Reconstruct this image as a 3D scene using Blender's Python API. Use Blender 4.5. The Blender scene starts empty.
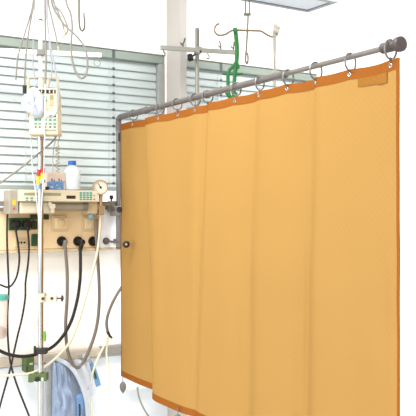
import bpy, math, random
from mathutils import Vector, noise
random.seed(4)
SC = bpy.context.scene
COL = SC.collection
V = Vector
PI = math.pi

# ------------------------------------------------------------------ camera frame
FPX = 760.0                                   # focal length in pixels of a 416 px frame
DW = 4.036                                    # distance of the camera from the window wall
EYE = 1.5
CAM = V((0, -DW, EYE))
R_ = V((.8432, -.5376, 0)); R_.normalize()
F_ = V((.5376, .8432, 0)); F_.normalize()
UP = V((0, 0, 1))

def C(px, py, t):                             # a point at depth t along the view axis
    return CAM + F_ * t + R_ * ((px - 208) / FPX * t) + UP * ((208 - py) / FPX * t)
def W(px, py, n):                             # a point on the plane n metres in front of the window wall
    xr = (px - 208) / FPX
    return C(px, py, (DW - n) / (F_.y + R_.y * xr))

# ------------------------------------------------------------------ mesh builder
class MB:
    def __init__(s): s.v = []; s.f = []; s.sm = []
    def add(s, vs, fs, smooth=False):
        b = len(s.v); s.v += [V(p) for p in vs]
        s.f += [tuple(i + b for i in q) for q in fs]; s.sm += [smooth] * len(fs); return s
    def hexa(s, p):                           # 4 front + 4 back corners
        return s.add(p, [(0, 1, 2, 3), (7, 6, 5, 4), (0, 4, 5, 1), (1, 5, 6, 2), (2, 6, 7, 3), (3, 7, 4, 0)])
    def box(s, x0, x1, y0, y1, z0, z1):
        return s.hexa([(x0, y0, z0), (x1, y0, z0), (x1, y0, z1), (x0, y0, z1), (x0, y1, z0), (x1, y1, z0), (x1, y1, z1), (x0, y1, z1)])
    def obox(s, c, ax, ay, az):               # centre and three half-axes
        c, ax, ay, az = V(c), V(ax), V(ay), V(az)
        return s.hexa([c - ax - ay - az, c + ax - ay - az, c + ax - ay + az, c - ax - ay + az,
                       c - ax + ay - az, c + ax + ay - az, c + ax + ay + az, c - ax + ay + az])
    def wbox(s, px0, py0, px1, py1, n, d):    # wall-parallel box: pixel rectangle of its front face, front distance, depth
        a = W(px0, 208, n).x; b = W(px1, 208, n).x; m = (px0 + px1) / 2
        z1 = W(m, py0, n).z; z0 = W(m, py1, n).z
        return s.box(a, b, -n, -n + d, z0, z1)
    def fbox(s, px0, py0, px1, py1, t, d):    # box turned towards the viewer
        f = [C(px0, py1, t), C(px1, py1, t), C(px1, py0, t), C(px0, py0, t)]
        return s.hexa(f + [p + F_ * d for p in f])
    def tube(s, pts, r, seg=10, cap=True, flat=1.0, smooth=True, spline=True, sub=6):
        pts = [V(p) for p in pts]
        if spline and len(pts) > 2: pts = catmull(pts, sub)
        n = len(pts); rr = r if isinstance(r, (list, tuple)) else None
        T = []
        for i in range(n):
            d = pts[min(i + 1, n - 1)] - pts[max(i - 1, 0)]
            T.append(d.normalized() if d.length > 1e-9 else UP)
        a = T[0].orthogonal().normalized() if abs(T[0].z) > .9 or True else UP
        if abs(T[0].dot(F_)) < .9: a = (F_ - T[0] * F_.dot(T[0])).normalized()
        vs = []; fs = []
        for i in range(n):
            a = a - T[i] * a.dot(T[i])
            a = a.normalized() if a.length > 1e-6 else T[i].orthogonal().normalized()
            b = T[i].cross(a)
            k = i / (n - 1) if n > 1 else 0
            q = (rr[0] + (rr[1] - rr[0]) * k) if rr else r
            for j in range(seg):
                w = 2 * PI * j / seg
                vs.append(pts[i] + a * (math.cos(w) * q * flat) + b * (math.sin(w) * q))
        for i in range(n - 1):
            for j in range(seg):
                j2 = (j + 1) % seg
                fs.append((i * seg + j, i * seg + j2, (i + 1) * seg + j2, (i + 1) * seg + j))
        if cap:
            fs.append(tuple(range(seg))[::-1]); fs.append(tuple((n - 1) * seg + j for j in range(seg)))
        return s.add(vs, fs, smooth)
    def lathe(s, o, ax, prof, seg=28, smooth=True):   # prof: (radius, distance along axis)
        o = V(o); ax = V(ax).normalized(); a = ax.orthogonal().normalized(); b = ax.cross(a)
        vs = []; fs = []
        for (r, z) in prof:
            for j in range(seg):
                w = 2 * PI * j / seg
                vs.append(o + ax * z + (a * math.cos(w) + b * math.sin(w)) * max(r, 1e-5))
        for i in range(len(prof) - 1):
            for j in range(seg):
                j2 = (j + 1) % seg
                fs.append((i * seg + j, i * seg + j2, (i + 1) * seg + j2, (i + 1) * seg + j))
        fs.append(tuple(range(seg))[::-1]); fs.append(tuple((len(prof) - 1) * seg + j for j in range(seg)))
        return s.add(vs, fs, smooth)
    def torus(s, c, ax, R, r, seg=32, sub=8, sq=1.0):
        c = V(c); ax = V(ax).normalized(); a = V((0, 0, 1)); a = (a - ax * a.dot(ax)).normalized(); b = ax.cross(a)
        vs = []; fs = []
        for i in range(seg):
            w = 2 * PI * i / seg; d = a * math.cos(w) + b * math.sin(w) * sq
            for j in range(sub):
                q = 2 * PI * j / sub
                vs.append(c + d * (R + r * math.cos(q)) + ax * (r * math.sin(q)))
        for i in range(seg):
            for j in range(sub):
                i2 = (i + 1) % seg; j2 = (j + 1) % sub
                fs.append((i * sub + j, i2 * sub + j, i2 * sub + j2, i * sub + j2))
        return s.add(vs, fs, True)
    def prism(s, pts, d):                     # outline extruded by vector d
        pts = [V(p) for p in pts]; n = len(pts); d = V(d)
        fs = [tuple(range(n)), tuple(range(n, 2 * n))[::-1]] + [(i, i + n, (i + 1) % n + n, (i + 1) % n) for i in range(n)]
        return s.add(pts + [p + d for p in pts], fs)
    def build(s, name, mat, parent=None, bevel=0, ang=35):
        off = parent.matrix_world.translation if parent else V((0, 0, 0))
        off = wloc(parent) if parent else off
        me = bpy.data.meshes.new(name)
        if parent is None:
            lo = [min(p[i] for p in s.v) for i in range(3)]; hi = [max(p[i] for p in s.v) for i in range(3)]
            org = V(((lo[0] + hi[0]) / 2, (lo[1] + hi[1]) / 2, lo[2]))
        else: org = off
        me.from_pydata([tuple(p - org) for p in s.v], [], s.f); me.update()
        for p, q in zip(me.polygons, s.sm): p.use_smooth = q
        import bmesh
        bm = bmesh.new(); bm.from_mesh(me); bmesh.ops.recalc_face_normals(bm, faces=bm.faces); bm.to_mesh(me); bm.free()
        if any(s.sm): me.set_sharp_from_angle(angle=math.radians(ang))
        me.materials.append(mat)
        o = bpy.data.objects.new(name, me); COL.objects.link(o)
        if parent: o.parent = parent
        else: o.location = org
        if bevel:
            m = o.modifiers.new('bevel', 'BEVEL'); m.width = bevel; m.segments = 2; m.limit_method = 'ANGLE'; m.angle_limit = math.radians(50)
        return o

def wloc(o):
    p = V(o.location)
    while o.parent: o = o.parent; p = p + V(o.location)
    return p

def catmull(p, sub=6):
    out = []; n = len(p)
    for i in range(n - 1):
        a = p[i - 1] if i else p[0] * 2 - p[1]; b = p[i]; c = p[i + 1]; d = p[i + 2] if i + 2 < n else p[-1] * 2 - p[-2]
        for k in range(sub):
            t = k / sub
            out.append(.5 * ((2 * b) + (c - a) * t + (2 * a - 5 * b + 4 * c - d) * t * t + (3 * b - a - 3 * c + d) * t ** 3))
    out.append(p[-1]); return out

# ------------------------------------------------------------------ materials
def srgb(r, g, b):
    f = lambda c: (c / 255 / 12.92) if c / 255 <= .04045 else ((c / 255 + .055) / 1.055) ** 2.4
    return (f(r), f(g), f(b), 1)
def pbr(name, rgb, rough=.5, metal=0, noise_amt=.06, scale=30, spec=.4, trans=0, ior=1.45, bump=0, emit=None):
    m = bpy.data.materials.new(name); m.use_nodes = True; nt = m.node_tree; b = nt.nodes['Principled BSDF']
    c = srgb(*rgb)
    if not (min(rgb) > 222): c = tuple(x * .80 for x in c[:3]) + (1,)
    b.inputs['Roughness'].default_value = rough; b.inputs['Metallic'].default_value = metal
    b.inputs['Specular IOR Level'].default_value = spec; b.inputs['IOR'].default_value = ior
    b.inputs['Transmission Weight'].default_value = trans
    tc = nt.nodes.new('ShaderNodeTexCoord'); nz = nt.nodes.new('ShaderNodeTexNoise'); nz.inputs['Scale'].default_value = scale
    nz.inputs['Detail'].default_value = 4
    nt.links.new(tc.outputs['Object'], nz.inputs['Vector'])
    rp = nt.nodes.new('ShaderNodeValToRGB')
    rp.color_ramp.elements[0].position = .3; rp.color_ramp.elements[1].position = .7
    rp.color_ramp.elements[0].color = tuple(x * (1 - noise_amt) for x in c[:3]) + (1,)
    rp.color_ramp.elements[1].color = tuple(min(1, x * (1 + noise_amt)) for x in c[:3]) + (1,)
    nt.links.new(nz.outputs['Fac'], rp.inputs['Fac']); nt.links.new(rp.outputs['Color'], b.inputs['Base Color'])
    if bump:
        bp = nt.nodes.new('ShaderNodeBump'); bp.inputs['Strength'].default_value = bump; bp.inputs['Distance'].default_value = .002
        nt.links.new(nz.outputs['Fac'], bp.inputs['Height']); nt.links.new(bp.outputs['Normal'], b.inputs['Normal'])
    if emit:
        b.inputs['Emission Color'].default_value = srgb(*emit[0]); b.inputs['Emission Strength'].default_value = emit[1]
    return m
def film(name, rgb, alpha, rough=.25):          # thin clear plastic: partly see-through
    m = bpy.data.materials.new(name); m.use_nodes = True; nt = m.node_tree; nt.nodes.clear()
    o = nt.nodes.new('ShaderNodeOutputMaterial'); mx = nt.nodes.new('ShaderNodeMixShader')
    tr = nt.nodes.new('ShaderNodeBsdfTransparent'); pb = nt.nodes.new('ShaderNodeBsdfPrincipled')
    pb.inputs['Base Color'].default_value = srgb(*rgb); pb.inputs['Roughness'].default_value = rough
    tc = nt.nodes.new('ShaderNodeTexCoord'); nz = nt.nodes.new('ShaderNodeTexNoise'); nz.inputs['Scale'].default_value = 14
    nt.links.new(tc.outputs['Object'], nz.inputs['Vector'])
    bp = nt.nodes.new('ShaderNodeBump'); bp.inputs['Strength'].default_value = .5; bp.inputs['Distance'].default_value = .01
    nt.links.new(nz.outputs['Fac'], bp.inputs['Height']); nt.links.new(bp.outputs['Normal'], pb.inputs['Normal'])
    mx.inputs[0].default_value = alpha
    nt.links.new(tr.outputs[0], mx.inputs[1]); nt.links.new(pb.outputs[0], mx.inputs[2]); nt.links.new(mx.outputs[0], o.inputs[0])
    return m
def fabric(name, rgb, transl, weave=.06):
    m = bpy.data.materials.new(name); m.use_nodes = True; nt = m.node_tree; nt.nodes.clear()
    N = nt.nodes.new; L = nt.links.new
    o = N('ShaderNodeOutputMaterial'); mx = N('ShaderNodeMixShader'); d = N('ShaderNodeBsdfDiffuse'); t = N('ShaderNodeBsdfTranslucent')
    tc = N('ShaderNodeTexCoord'); mp = N('ShaderNodeMapping'); mp.inputs['Scale'].default_value = (1, -1, 1)
    wv = N('ShaderNodeTexWave'); wv.bands_direction = 'DIAGONAL'; wv.inputs['Scale'].default_value = 26; wv.inputs['Distortion'].default_value = 1.5; wv.inputs['Detail'].default_value = 2
    nz = N('ShaderNodeTexNoise'); nz.inputs['Scale'].default_value = 4
    L(tc.outputs['Object'], mp.inputs[0]); L(mp.outputs[0], wv.inputs['Vector']); L(tc.outputs['Object'], nz.inputs['Vector'])
    ad = N('ShaderNodeMath'); ad.operation = 'MULTIPLY_ADD'; ad.inputs[1].default_value = .5; L(wv.outputs['Fac'], ad.inputs[0])
    hf = N('ShaderNodeMath'); hf.operation = 'MULTIPLY'; hf.inputs[1].default_value = .5; L(nz.outputs['Fac'], hf.inputs[0]); L(hf.outputs[0], ad.inputs[2])
    rp = N('ShaderNodeValToRGB'); c = srgb(*rgb)
    rp.color_ramp.elements[0].color = tuple(x * (1 - weave) for x in c[:3]) + (1,); rp.color_ramp.elements[1].color = tuple(min(1, x * (1 + weave)) for x in c[:3]) + (1,)
    L(ad.outputs[0], rp.inputs[0]); L(rp.outputs[0], d.inputs[0]); L(rp.outputs[0], t.inputs[0])
    mx.inputs[0].default_value = transl
    L(d.outputs[0], mx.inputs[1]); L(t.outputs[0], mx.inputs[2]); L(mx.outputs[0], o.inputs[0])
    return m

M = dict(
    wall=pbr('wall_paint', (247, 246, 243), .8, scale=3, noise_amt=.015),
    pier=pbr('pier_paint', (194, 189, 183), .6, scale=3, noise_amt=.02),
    floor=pbr('floor_vinyl', (228, 228, 224), .4, scale=6),
    ceil=pbr('ceiling_paint', (244, 244, 242), .9, scale=5, noise_amt=.02),
    slat=pbr('slat_enamel', (208, 218, 217), .45, scale=2, noise_amt=.02),
    headrail=pbr('headrail_enamel', (152, 162, 154), .5, scale=4, noise_amt=.03),
    channel=pbr('channel_grey', (168, 172, 168), .5),
    tape=pbr('tape_grey', (92, 98, 98), .8),
    cord=pbr('cord_grey', (178, 186, 184), .8),
    frame=pbr('window_frame_paint', (226, 226, 220), .4, noise_amt=.02),
    glass=pbr('window_glass', (235, 242, 242), .02, trans=1, noise_amt=0, ior=1.2),
    orange=fabric('orange_cloth', (160, 124, 70), .16, .03),
    hem=fabric('doubled_orange_cloth', (134, 80, 34), .10, .03),
    patch=fabric('tan_cloth', (134, 92, 42), .05, .05),
    rail=pbr('rail_grey', (106, 99, 95), .4, metal=.25, noise_amt=.06, scale=20),
    railthin=pbr('rail_light_grey', (124, 119, 114), .3, metal=.4, noise_amt=.04),
    cap=pbr('cap_dark_plastic', (78, 68, 66), .45),
    ring=pbr('ring_grey', (122, 120, 118), .35, metal=.5),
    chrome=pbr('chrome', (205, 205, 203), .24, metal=1, noise_amt=.03),
    wire=pbr('hook_wire', (104, 98, 86), .4, metal=.3),
    steel=pbr('brushed_steel', (142, 139, 131), .35, metal=.35, noise_amt=.05),
    whitemetal=pbr('white_enamel', (242, 242, 238), .35, noise_amt=.02),
    greybar=pbr('grey_enamel', (170, 170, 160), .4, metal=.2, noise_amt=.03),
    black=pbr('black_plastic', (26, 23, 22), .45),
    rubber=pbr('black_rubber', (42, 37, 34), .6),
    greyhose=pbr('grey_hose', (116, 107, 98), .5),
    cream=pbr('cream_tube', (222, 214, 192), .4),
    whitecable=pbr('white_cable', (148, 150, 155), .5),
    greycable=pbr('grey_cable', (122, 118, 112), .5),
    brown=pbr('brown_tip', (176, 160, 134), .5),
    beige=pbr('panel_beige', (250, 222, 178), .5, scale=4, noise_amt=.03),
    plate=pbr('plate_beige', (224, 202, 160), .45, noise_amt=.03),
    lip=pbr('panel_lip', (226, 205, 170), .5),
    device=pbr('device_cream', (212, 202, 176), .45, noise_amt=.03),
    device2=pbr('device_tan', (208, 190, 154), .45, noise_amt=.04),
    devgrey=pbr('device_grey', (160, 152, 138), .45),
    lcd=pbr('lcd_olive', (150, 152, 120), .25),
    dark=pbr('dark_display', (62, 48, 44), .2),
    teal=pbr('teal_key', (70, 152, 140), .5),
    redkey=pbr('red_key', (196, 74, 60), .5),
    yellow=pbr('yellow_plastic', (240, 190, 40), .4),
    red=pbr('red_plastic', (172, 44, 40), .4),
    blue=pbr('blue_plastic', (44, 108, 190), .4),
    paleblue=pbr('pale_blue_plastic', (146, 178, 214), .45),
    greensock=pbr('green_socket', (48, 92, 62), .45, noise_amt=.08),
    darkgreen=pbr('dark_green_plastic', (52, 66, 34), .5),
    olive=pbr('olive_clamp', (82, 100, 54), .5, noise_amt=.08),
    lime=pbr('lime_clip', (110, 164, 62), .5),
    strap=pbr('green_rubber', (20, 98, 42), .5, noise_amt=.1),
    brass=pbr('brass', (200, 176, 136), .35, metal=.5),
    dial=pbr('dial_face', (236, 222, 204), .4),
    clear=film('clear_plastic', (228, 238, 246), .3),
    clearbag=film('bag_plastic', (150, 168, 194), .6, .12),
    bottle=film('bottle_plastic', (236, 246, 250), .5, .15),
    jar=film('jar_plastic', (226, 214, 206), .5, .12),
    pinkbox=pbr('pink_carton', (228, 206, 190), .6, scale=60, noise_amt=.1),
    bluepaper=pbr('blue_carton', (108, 150, 200), .6, scale=90, noise_amt=.3),
    whitepaper=pbr('white_pouch', (194, 201, 212), .45, noise_amt=.02),
    tealid=pbr('teal_lid', (86, 172, 162), .4),
    brownstuff=pbr('brown_sediment', (150, 118, 100), .7, scale=80, noise_amt=.2),
    bumper=pbr('bumper_strip', (214, 203, 184), .55, scale=12, noise_amt=.08),
    bumpergrey=pbr('bumper_end', (150, 146, 138), .55),
    post=pbr('post_grey', (176, 178, 178), .4, metal=.3),
    weight=pbr('lead_weight', (112, 110, 106), .5, metal=.3),
    lowwall=pbr('lower_wall', (226, 232, 238), .5, scale=3, noise_amt=.02),
    diffuser=pbr('lamp_diffuser', (206, 214, 224), .5, emit=((240, 246, 255), .12)),
    lampbody=pbr('lamp_body', (132, 138, 146), .4, metal=.2),
    bluepanel=pbr('cabinet_white', (240, 241, 244), .5, noise_amt=.02),
)

# ------------------------------------------------------------------ tagging
def tag(o, label, cat, group=None, kind=None):
    o['label'] = label; o['category'] = cat
    if group: o['group'] = group
    if kind: o['kind'] = kind
    return o
def thing(name, loc, label, cat, group=None):
    o = bpy.data.objects.new(name, None); COL.objects.link(o); o.location = V(loc); o.empty_display_size = .05
    return tag(o, label, cat, group)
def struct(o): o['kind'] = 'structure'; return o
def ct(pts, t): return [C(p[0], p[1], p[2] if len(p) > 2 else t) for p in pts]
def wt(pts, n): return [W(p[0], p[1], p[2] if len(p) > 2 else n) for p in pts]

# ================================================================== SETTING
HT, HB = 2.43, 1.60                      # window head and sill
CEIL = 3.25
u_w1a, u_w1b = .45, W(166, 208, 0).x
u_pier = W(187, 208, .16).x
u_w2a = u_pier + .02
u_w2b = W(318, 208, 0).x
UL, UR = -.3, 7.5
w = MB()
w.box(UL, UR, 0, .24, HT, CEIL + .1); w.box(UL, UR, 0, .24, -.02, HB)
w.box(UL, u_w1a, 0, .24, HB, HT); w.box(u_w1b, u_w2a, 0, .24, HB, HT); w.box(u_w2b, UR, 0, .24, HB, HT)
wb = struct(w.build('wall_back', M['wall']))
w = MB(); w.box(UL, UR, -9, .24, -.12, 0); struct(w.build('floor', M['floor']))
w = MB(); w.box(UL, UR, -9, .24, CEIL, CEIL + .12); struct(w.build('ceiling', M['ceil']))
w = MB(); w.box(u_w1b + .004, u_pier, -.16, 0, 0, CEIL); struct(w.build('trim_1', M['pier'], bevel=.004))
w = MB(); w.box(UL, W(300, 208, .012).x, -.012, 0, 0, .64); struct(w.build('trim_2', M['lowwall']))

for k, (a, b) in enumerate(((u_w1a, u_w1b), (u_w2a, u_w2b))):
    e = bpy.data.objects.new('window_%d' % (k + 1), None); COL.objects.link(e); e.location = (a, .19, HB); struct(e)
    f = MB(); f.box(a, b, .17, .22, HB, HB + .05); f.box(a, b, .17, .22, HT - .05, HT)
    f.box(a, a + .05, .17, .22, HB + .05, HT - .05); f.box(b - .05, b, .17, .22, HB + .05, HT - .05)
    m_ = (a + b) / 2; f.box(m_ - .03, m_ + .03, .17, .22, HB + .05, HT - .05)
    struct(f.build('window_frame', M['frame'], e))
    f = MB(); f.box(a + .05, b - .05, .192, .198, HB + .05, HT - .05); struct(f.build('window_pane', M['glass'], e))

def blind(a, b, label, tapes, cords, lastch):
    e = thing('venetian_blind', ((a + b) / 2, .06, HB), label, 'blind', 'grey venetian blinds in the windows')
    h = MB(); h.box(a + .006, b - .006, .015, .10, HT - .052, HT - .002); h.build('headrail', M['headrail'], e, bevel=.004)
    s = MB(); pitch = .048; z = HT - .058
    a2, b2 = a + .03, b - .045
    while z > HB + .03:
        # closed slat: crowned strip whose lower lip leans into the room
        pr = []
        for i in range(7):
            q = i / 6
            pr.append((.060 - .017 * q - .004 * math.sin(PI * q), z + .010 - .0575 * q))
        th = .0012
        prof = pr + [(pr[-1][0] - .004, pr[-1][1] - .0012), (pr[-1][0] - .004, pr[-1][1] - .004), (pr[-1][0] + .002, pr[-1][1] - .003)] + [(y + th, zz) for y, zz in reversed(pr)]
        n = len(prof)
        vs = [(a2, y, zz) for y, zz in prof] + [(b2, y, zz) for y, zz in prof]
        s.add(vs, [(i, (i + 1) % n, (i + 1) % n + n, i + n) for i in range(n)] + [tuple(range(n))[::-1], tuple(range(n, 2 * n))])
        z -= pitch
    s.build('slats', M['slat'], e)
    bt = MB(); bt.box(a2, b2, .030, .062, HB + .004, HB + .024); bt.build('bottom_rail', M['headrail'], e)
    for px in tapes:
        u = px; t = MB(); zz = HT - .058
        L = [(.010, HT - .004), (.010, HT - .050), (.0006, HT - .0505)]
        while zz > HB + .05:
            L += [(.0006, zz - .0478), (.009, zz - .0482), (.009, zz - .0625), (.0006, zz - .0630)]; zz -= pitch
        L += [(.0006, HB + .03)]
        t.prism([(u + a_, .0145, z_) for a_, z_ in L] + [(u - a_, .0145, z_) for a_, z_ in reversed(L)], (0, .0004, 0))
        t.build('ladder_tape', M['tape'], e)
    for u in cords:
        t = MB(); t.tube([(u, .012, HT - .05), (u, .012, HB + .02)], .0014, 6, spline=False); t.build('pull_cord', M['cord'], e)
    t = MB()
    t.box(b - .04, b - .008, .012, .07, HB, HT - .054) if lastch else t.box(a + .002, a + .026, .012, .07, HB, HT - .054)
    t.build('side_channel', M['channel'], e)
blind(u_w1a, u_w1b, 'closed grey venetian blind in the left window behind the infusion pump', [W(114, 100, -.01).x, .75], [W(109, 100, -.01).x, W(26, 100, -.01).x], True)
blind(u_w2a, u_w2b, 'closed grey venetian blind partly hidden above and behind the orange curtain', [W(221.5, 80, -.01).x], [W(217.5, 80, -.01).x], False)

# ------------------------------------------------------------------ lower wall strip, post
e = thing('bumper_rail', W(60, 356, 0), 'beige horizontal bumper rail along the wall below the supply panel', 'wall rail')
zb0, zb1 = W(0, 368, .05).z, W(0, 358.5, .05).z
b = MB(); b.box(UL + .1, W(101, 350, .05).x, -.05, -.012, zb0, zb1); b.build('strip', M['bumper'], e, bevel=.006)
b = MB(); b.box(W(101, 350, .05).x, W(170, 350, .05).x, -.052, -.012, zb0 + .004, zb1 + .003); b.build('end_section', M['bumpergrey'], e, bevel=.006)
p = MB(); a = W(45.5, 400, .06).x; bq = W(51.5, 400, .06).x; p.box(a, bq, -.07, -.053, .0, zb0 + .03)
tag(p.build('support_post', M['post'], bevel=.003), 'grey upright post standing below the bumper rail beside the plastic bag', 'post')

# ------------------------------------------------------------------ supply panel
e = thing('supply_panel', W(40, 253, 0), 'beige wall supply panel carrying the sockets and gas outlets', 'wall panel')
zp0, zp1 = W(0, 250.5, .08).z, W(0, 207, .08).z
b = MB(); b.box(UL + .1, W(99.5, 230, .08).x, -.08, -.002, zp0, zp1); b.build('front_panel', M['beige'], e, bevel=.003)
b = MB(); b.box(UL + .1, W(50, 230, .09).x, -.094, -.002, zp1 - .022, zp1 - .006); b.build('top_shadow_strip', M['devgrey'], e, bevel=.003)  # dark grey strip put in for the shadow along the panel's top edge
b = MB(); b.box(UL + .1, W(99.5, 230, .088).x, -.088, -.002, zp0 - .017, zp0 - .001); b.build('bottom_lip', M['lip'], e, bevel=.003)
b = MB(); b.box(W(99.5, 230, .075).x + .002, W(165, 230, .07).x, -.07, -.002, zp0 - .005, zp1 + .02); b.build('end_cover', M['bluepanel'], e, bevel=.004)
b = MB(); b.box(W(99.5, 230, .075).x + .002, W(165, 230, .078).x, -.078, -.002, zp0 - .017, zp0 - .006); b.build('end_lip', M['lip'], e, bevel=.003)
e = thing('equipment_rail', W(20, 204, .1), 'grey steel equipment rail along the panel holding the syringe pump', 'rail')
b = MB(); x0 = UL + .15; x1 = W(112, 204, .115).x; zr = W(0, 203.6, .115).z
b.box(x0, x1, -.12, -.105, zr - .013, zr + .013); b.build('bar', M['steel'], e, bevel=.002)
for u in (x0 + .3, W(-14, 204, .1).x, W(60, 204, .1).x, x1 - .03):
    b = MB(); b.lathe((u, -.079, zr), (0, -1, 0), [(.009, 0), (.009, .026)], 14); b.build('standoff', M['steel'], e)

def plate(px0, py0, px1, py1, label):
    e = thing('gas_outlet', W((px0 + px1) / 2, py1, .09), label, 'wall outlet', 'square beige outlets on the supply panel')
    b = MB(); b.wbox(px0, py0, px1, py1, .094, .014); b.build('cover_plate', M['plate'], e, bevel=.003)
    b = MB(); b.wbox(px0 + 3, py0 + 2.5, px1 + .3, py1 - 2.4, .102, .009); b.build('raised_plate', M['beige'], e, bevel=.002)
    c = W((px0 + px1) / 2 + 1.6, (py0 + py1) / 2 - .3, .102)
    b = MB(); b.lathe(c, (0, -1, 0), [(.024, 0), (.024, .005), (.019, .006), (.019, .012), (.016, .014), (.004, .014)]); b.build('round_insert', M['plate'], e)
plate(52, 215.5, 67.5, 231, 'square beige outlet below the syringe, with round centre uncovered')
plate(82.5, 216, 97.5, 231, 'square beige outlet just below the blue regulator knob')

def sock(px0, py0, px1, py1, mat, label, n=.092):
    e = thing('power_socket', W((px0 + px1) / 2, py1, .08), label, 'socket', 'mains sockets on the supply panel')
    b = MB(); b.wbox(px0, py0, px1, py1, n, n - .0795); b.build('housing', mat, e, bevel=.003)
    cx, cy = (px0 + px1) / 2, (py0 + py1) / 2; r = min(px1 - px0, py1 - py0) * .36 * .0054
    b = MB(); b.lathe(W(cx, cy, n), (0, -1, 0), [(r + .003, -.002), (r + .003, .0025), (r, .0025), (r, -.001), (.001, -.001)], 24)
    b.build('socket_ring', M['darkgreen'] if mat is not M['plate'] else M['lip'], e)
    return e
sock(9, 218, 19.8, 230.3, M['greensock'], 'green mains socket furthest left, below the grey pump bracket')
sock(20.4, 218, 31, 230.3, M['greensock'], 'green mains socket with a black plug, close left of the infusion pole')
sock(31.8, 220.5, 37.6, 229.6, M['darkgreen'], 'narrow dark green socket half behind the infusion pole, beside the plugs')
sock(31.8, 234, 38.8, 246.2, M['greensock'], 'small green socket below the others, left of the infusion pole')
d = MB(); d.wbox(31.2, 214.6, 49, 219.6, .10, .018)
tag(d.build('socket_cover', M['darkgreen'], bevel=.002), 'dark green flap under the syringe pump behind the infusion pole', 'socket cover')
e = sock(15.5, 238, 27.3, 247, M['plate'], 'beige earth connector plate with dark pins below the plugs')
for px in (18.4, 21.4, 24.4):
    b = MB(); b.lathe(W(px, 242.5, .094), (0, -1, 0), [(.0052, -.002), (.0052, .004), (.001, .004)], 12); b.build('pin', M['black'], e)

# ------------------------------------------------------------------ power cables with plugs
def cable(name, label, cat, mat, r, pts, n=None, t=None, plug=None, group=None, flat=1):
    P = wt(pts, n) if n is not None else ct(pts, t)
    e = thing(name, P[-1], label, cat, group)
    b = MB(); b.tube(P, r, 10, flat=flat); b.build('cable' if 'cable' in name or 'cord' in name else 'tube', mat, e)
    if plug:
        q = W(plug[0], plug[1], .095)
        b = MB(); b.lathe(q, (0, -1, 0), [(.021, 0), (.024, .006), (.024, .022), (.017, .032), (.004, .034)]); b.build('plug', M['black'], e)
        b = MB(); k = P[0]; b.tube([q + V((0, -.02, -.012)), (q + k) / 2 + V((0, -.02, 0)), k], [.009, .006], 10); b.build('strain_relief', M['black'], e)
    return e
cable('power_cable', 'black power cable looping left from the furthest left socket', 'cable', M['rubber'], .0052,
      [(16, 231, .12), (18.6, 248, .115), (19.2, 262, .11), (16.5, 277, .11), (10, 286.5, .12), (2, 285.5, .12), (-8, 279, .12), (-20, 265, .11), (-30, 262, .05)], n=.12, plug=(15, 224.5), group='black power cables')
cable('power_cable', 'black power cable hanging straight down from the socket nearest the pole', 'cable', M['rubber'], .0052,
      [(28, 231.5, .12), (29, 245, .115), (28.2, 262, .11), (25.6, 282, .1), (25.2, 298, .1), (22, 318, .1), (17.8, 335, .1), (14, 352, .1), (11, 366, .1), (6, 384, .1), (0, 406, .1), (-4, 424, .09), (-6, 450, .06), (-7, 486, .03)], n=.1, plug=(26, 224.5), group='black power cables')
cable('power_cable', 'black power cable dropping from behind the pump bracket at far left', 'cable', M['rubber'], .0052,
      [(9, 206, .10), (7.4, 216, .13), (7, 236, .13), (7.8, 262, .13), (8.8, 290, .12), (7.6, 313, .12), (7.8, 336, .12), (9.3, 355, .12), (12.2, 370, .12), (18, 388, .12), (27.5, 412, .11), (33, 428, .09), (36, 452, .06), (37, 484, .03)], n=.12, group='black power cables')

# ------------------------------------------------------------------ gas terminals with hoses
def terminal(px, py, label, r=.027):
    e = thing('gas_terminal', W(px, py + 5, .085), label, 'gas terminal', 'round black gas terminals in a row')
    q = W(px, py, .0805)
    b = MB(); b.lathe(q, (0, -1, 0), [(r, 0), (r, .010), (r - .004, .016), (r - .012, .016), (r - .013, .009), (.001, .009)]); b.build('socket_ring', M['black'], e)
    b = MB(); b.lathe(q + V((0, -.0085, 0)), (0, -1, 0), [(.0125, 0), (.0125, .012), (.009, .02), (.001, .02)]); b.build('valve_insert', M['rubber'], e)
terminal(61.3, 241.2, 'leftmost round black gas terminal, feeding the looping grey hose')
terminal(77.6, 241.2, 'middle round black gas terminal, feeding the thick black hose')
terminal(92.6, 241.2, 'rightmost round black gas terminal, behind the grey hose')
e = thing('gas_hose', W(78, 367, .15), 'grey brown hose hanging in a long loop below the gas terminals', 'hose')
b = MB(); b.tube(wt([(64.4, 244, .125), (65.6, 252, .14), (67.2, 275, .15), (67, 300, .15), (65.6, 325, .15), (67.2, 348, .16), (71.4, 362, .17), (76.5, 367.5, .17), (82, 364, .17), (90, 348, .16), (96.3, 328, .15), (99, 306, .14), (99, 280, .14), (97.4, 255, .14), (96.3, 235, .15), (96.2, 219, .16)], .15), .0090, 12)
b.build('tube', M['greyhose'], e)
b = MB(); q = W(64, 241.5, .095); b.lathe(q, (0, -1, 0), [(.011, 0), (.011, .028), (.006, .034)]); b.build('plug', M['steel'], e)
b = MB(); b.tube([q + V((0, -.02, 0)), W(64.3, 246, .13)], .0115, 12, spline=False); b.build('ferrule', M['steel'], e)
e = thing('gas_hose', W(40, 354, .2), 'thick black hose curving down left from the middle terminal', 'hose')
b = MB(); b.tube(wt([(80.2, 246, .13), (80.5, 262, .14), (80, 280, .15), (76.8, 302, .16), (70, 324, .17), (58, 342, .18), (44, 351.5, .19), (26, 356.3, .19), (9, 354.5, .18), (-6, 347, .17), (-26, 330, .14), (-40, 322, .01)], .15), .0088, 12)
b.build('tube', M['black'], e)
b = MB(); q = W(81.2, 242, .095); b.lathe(q, (0, -1, 0), [(.015, 0), (.015, .022), (.010, .026), (.010, .018), (.001, .018)]); b.build('plug', M['black'], e)
b = MB(); b.tube([q + V((0, -.012, 0)), W(80.2, 250, .132)], .0115, 12, spline=False); b.build('ferrule', M['rubber'], e)
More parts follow.
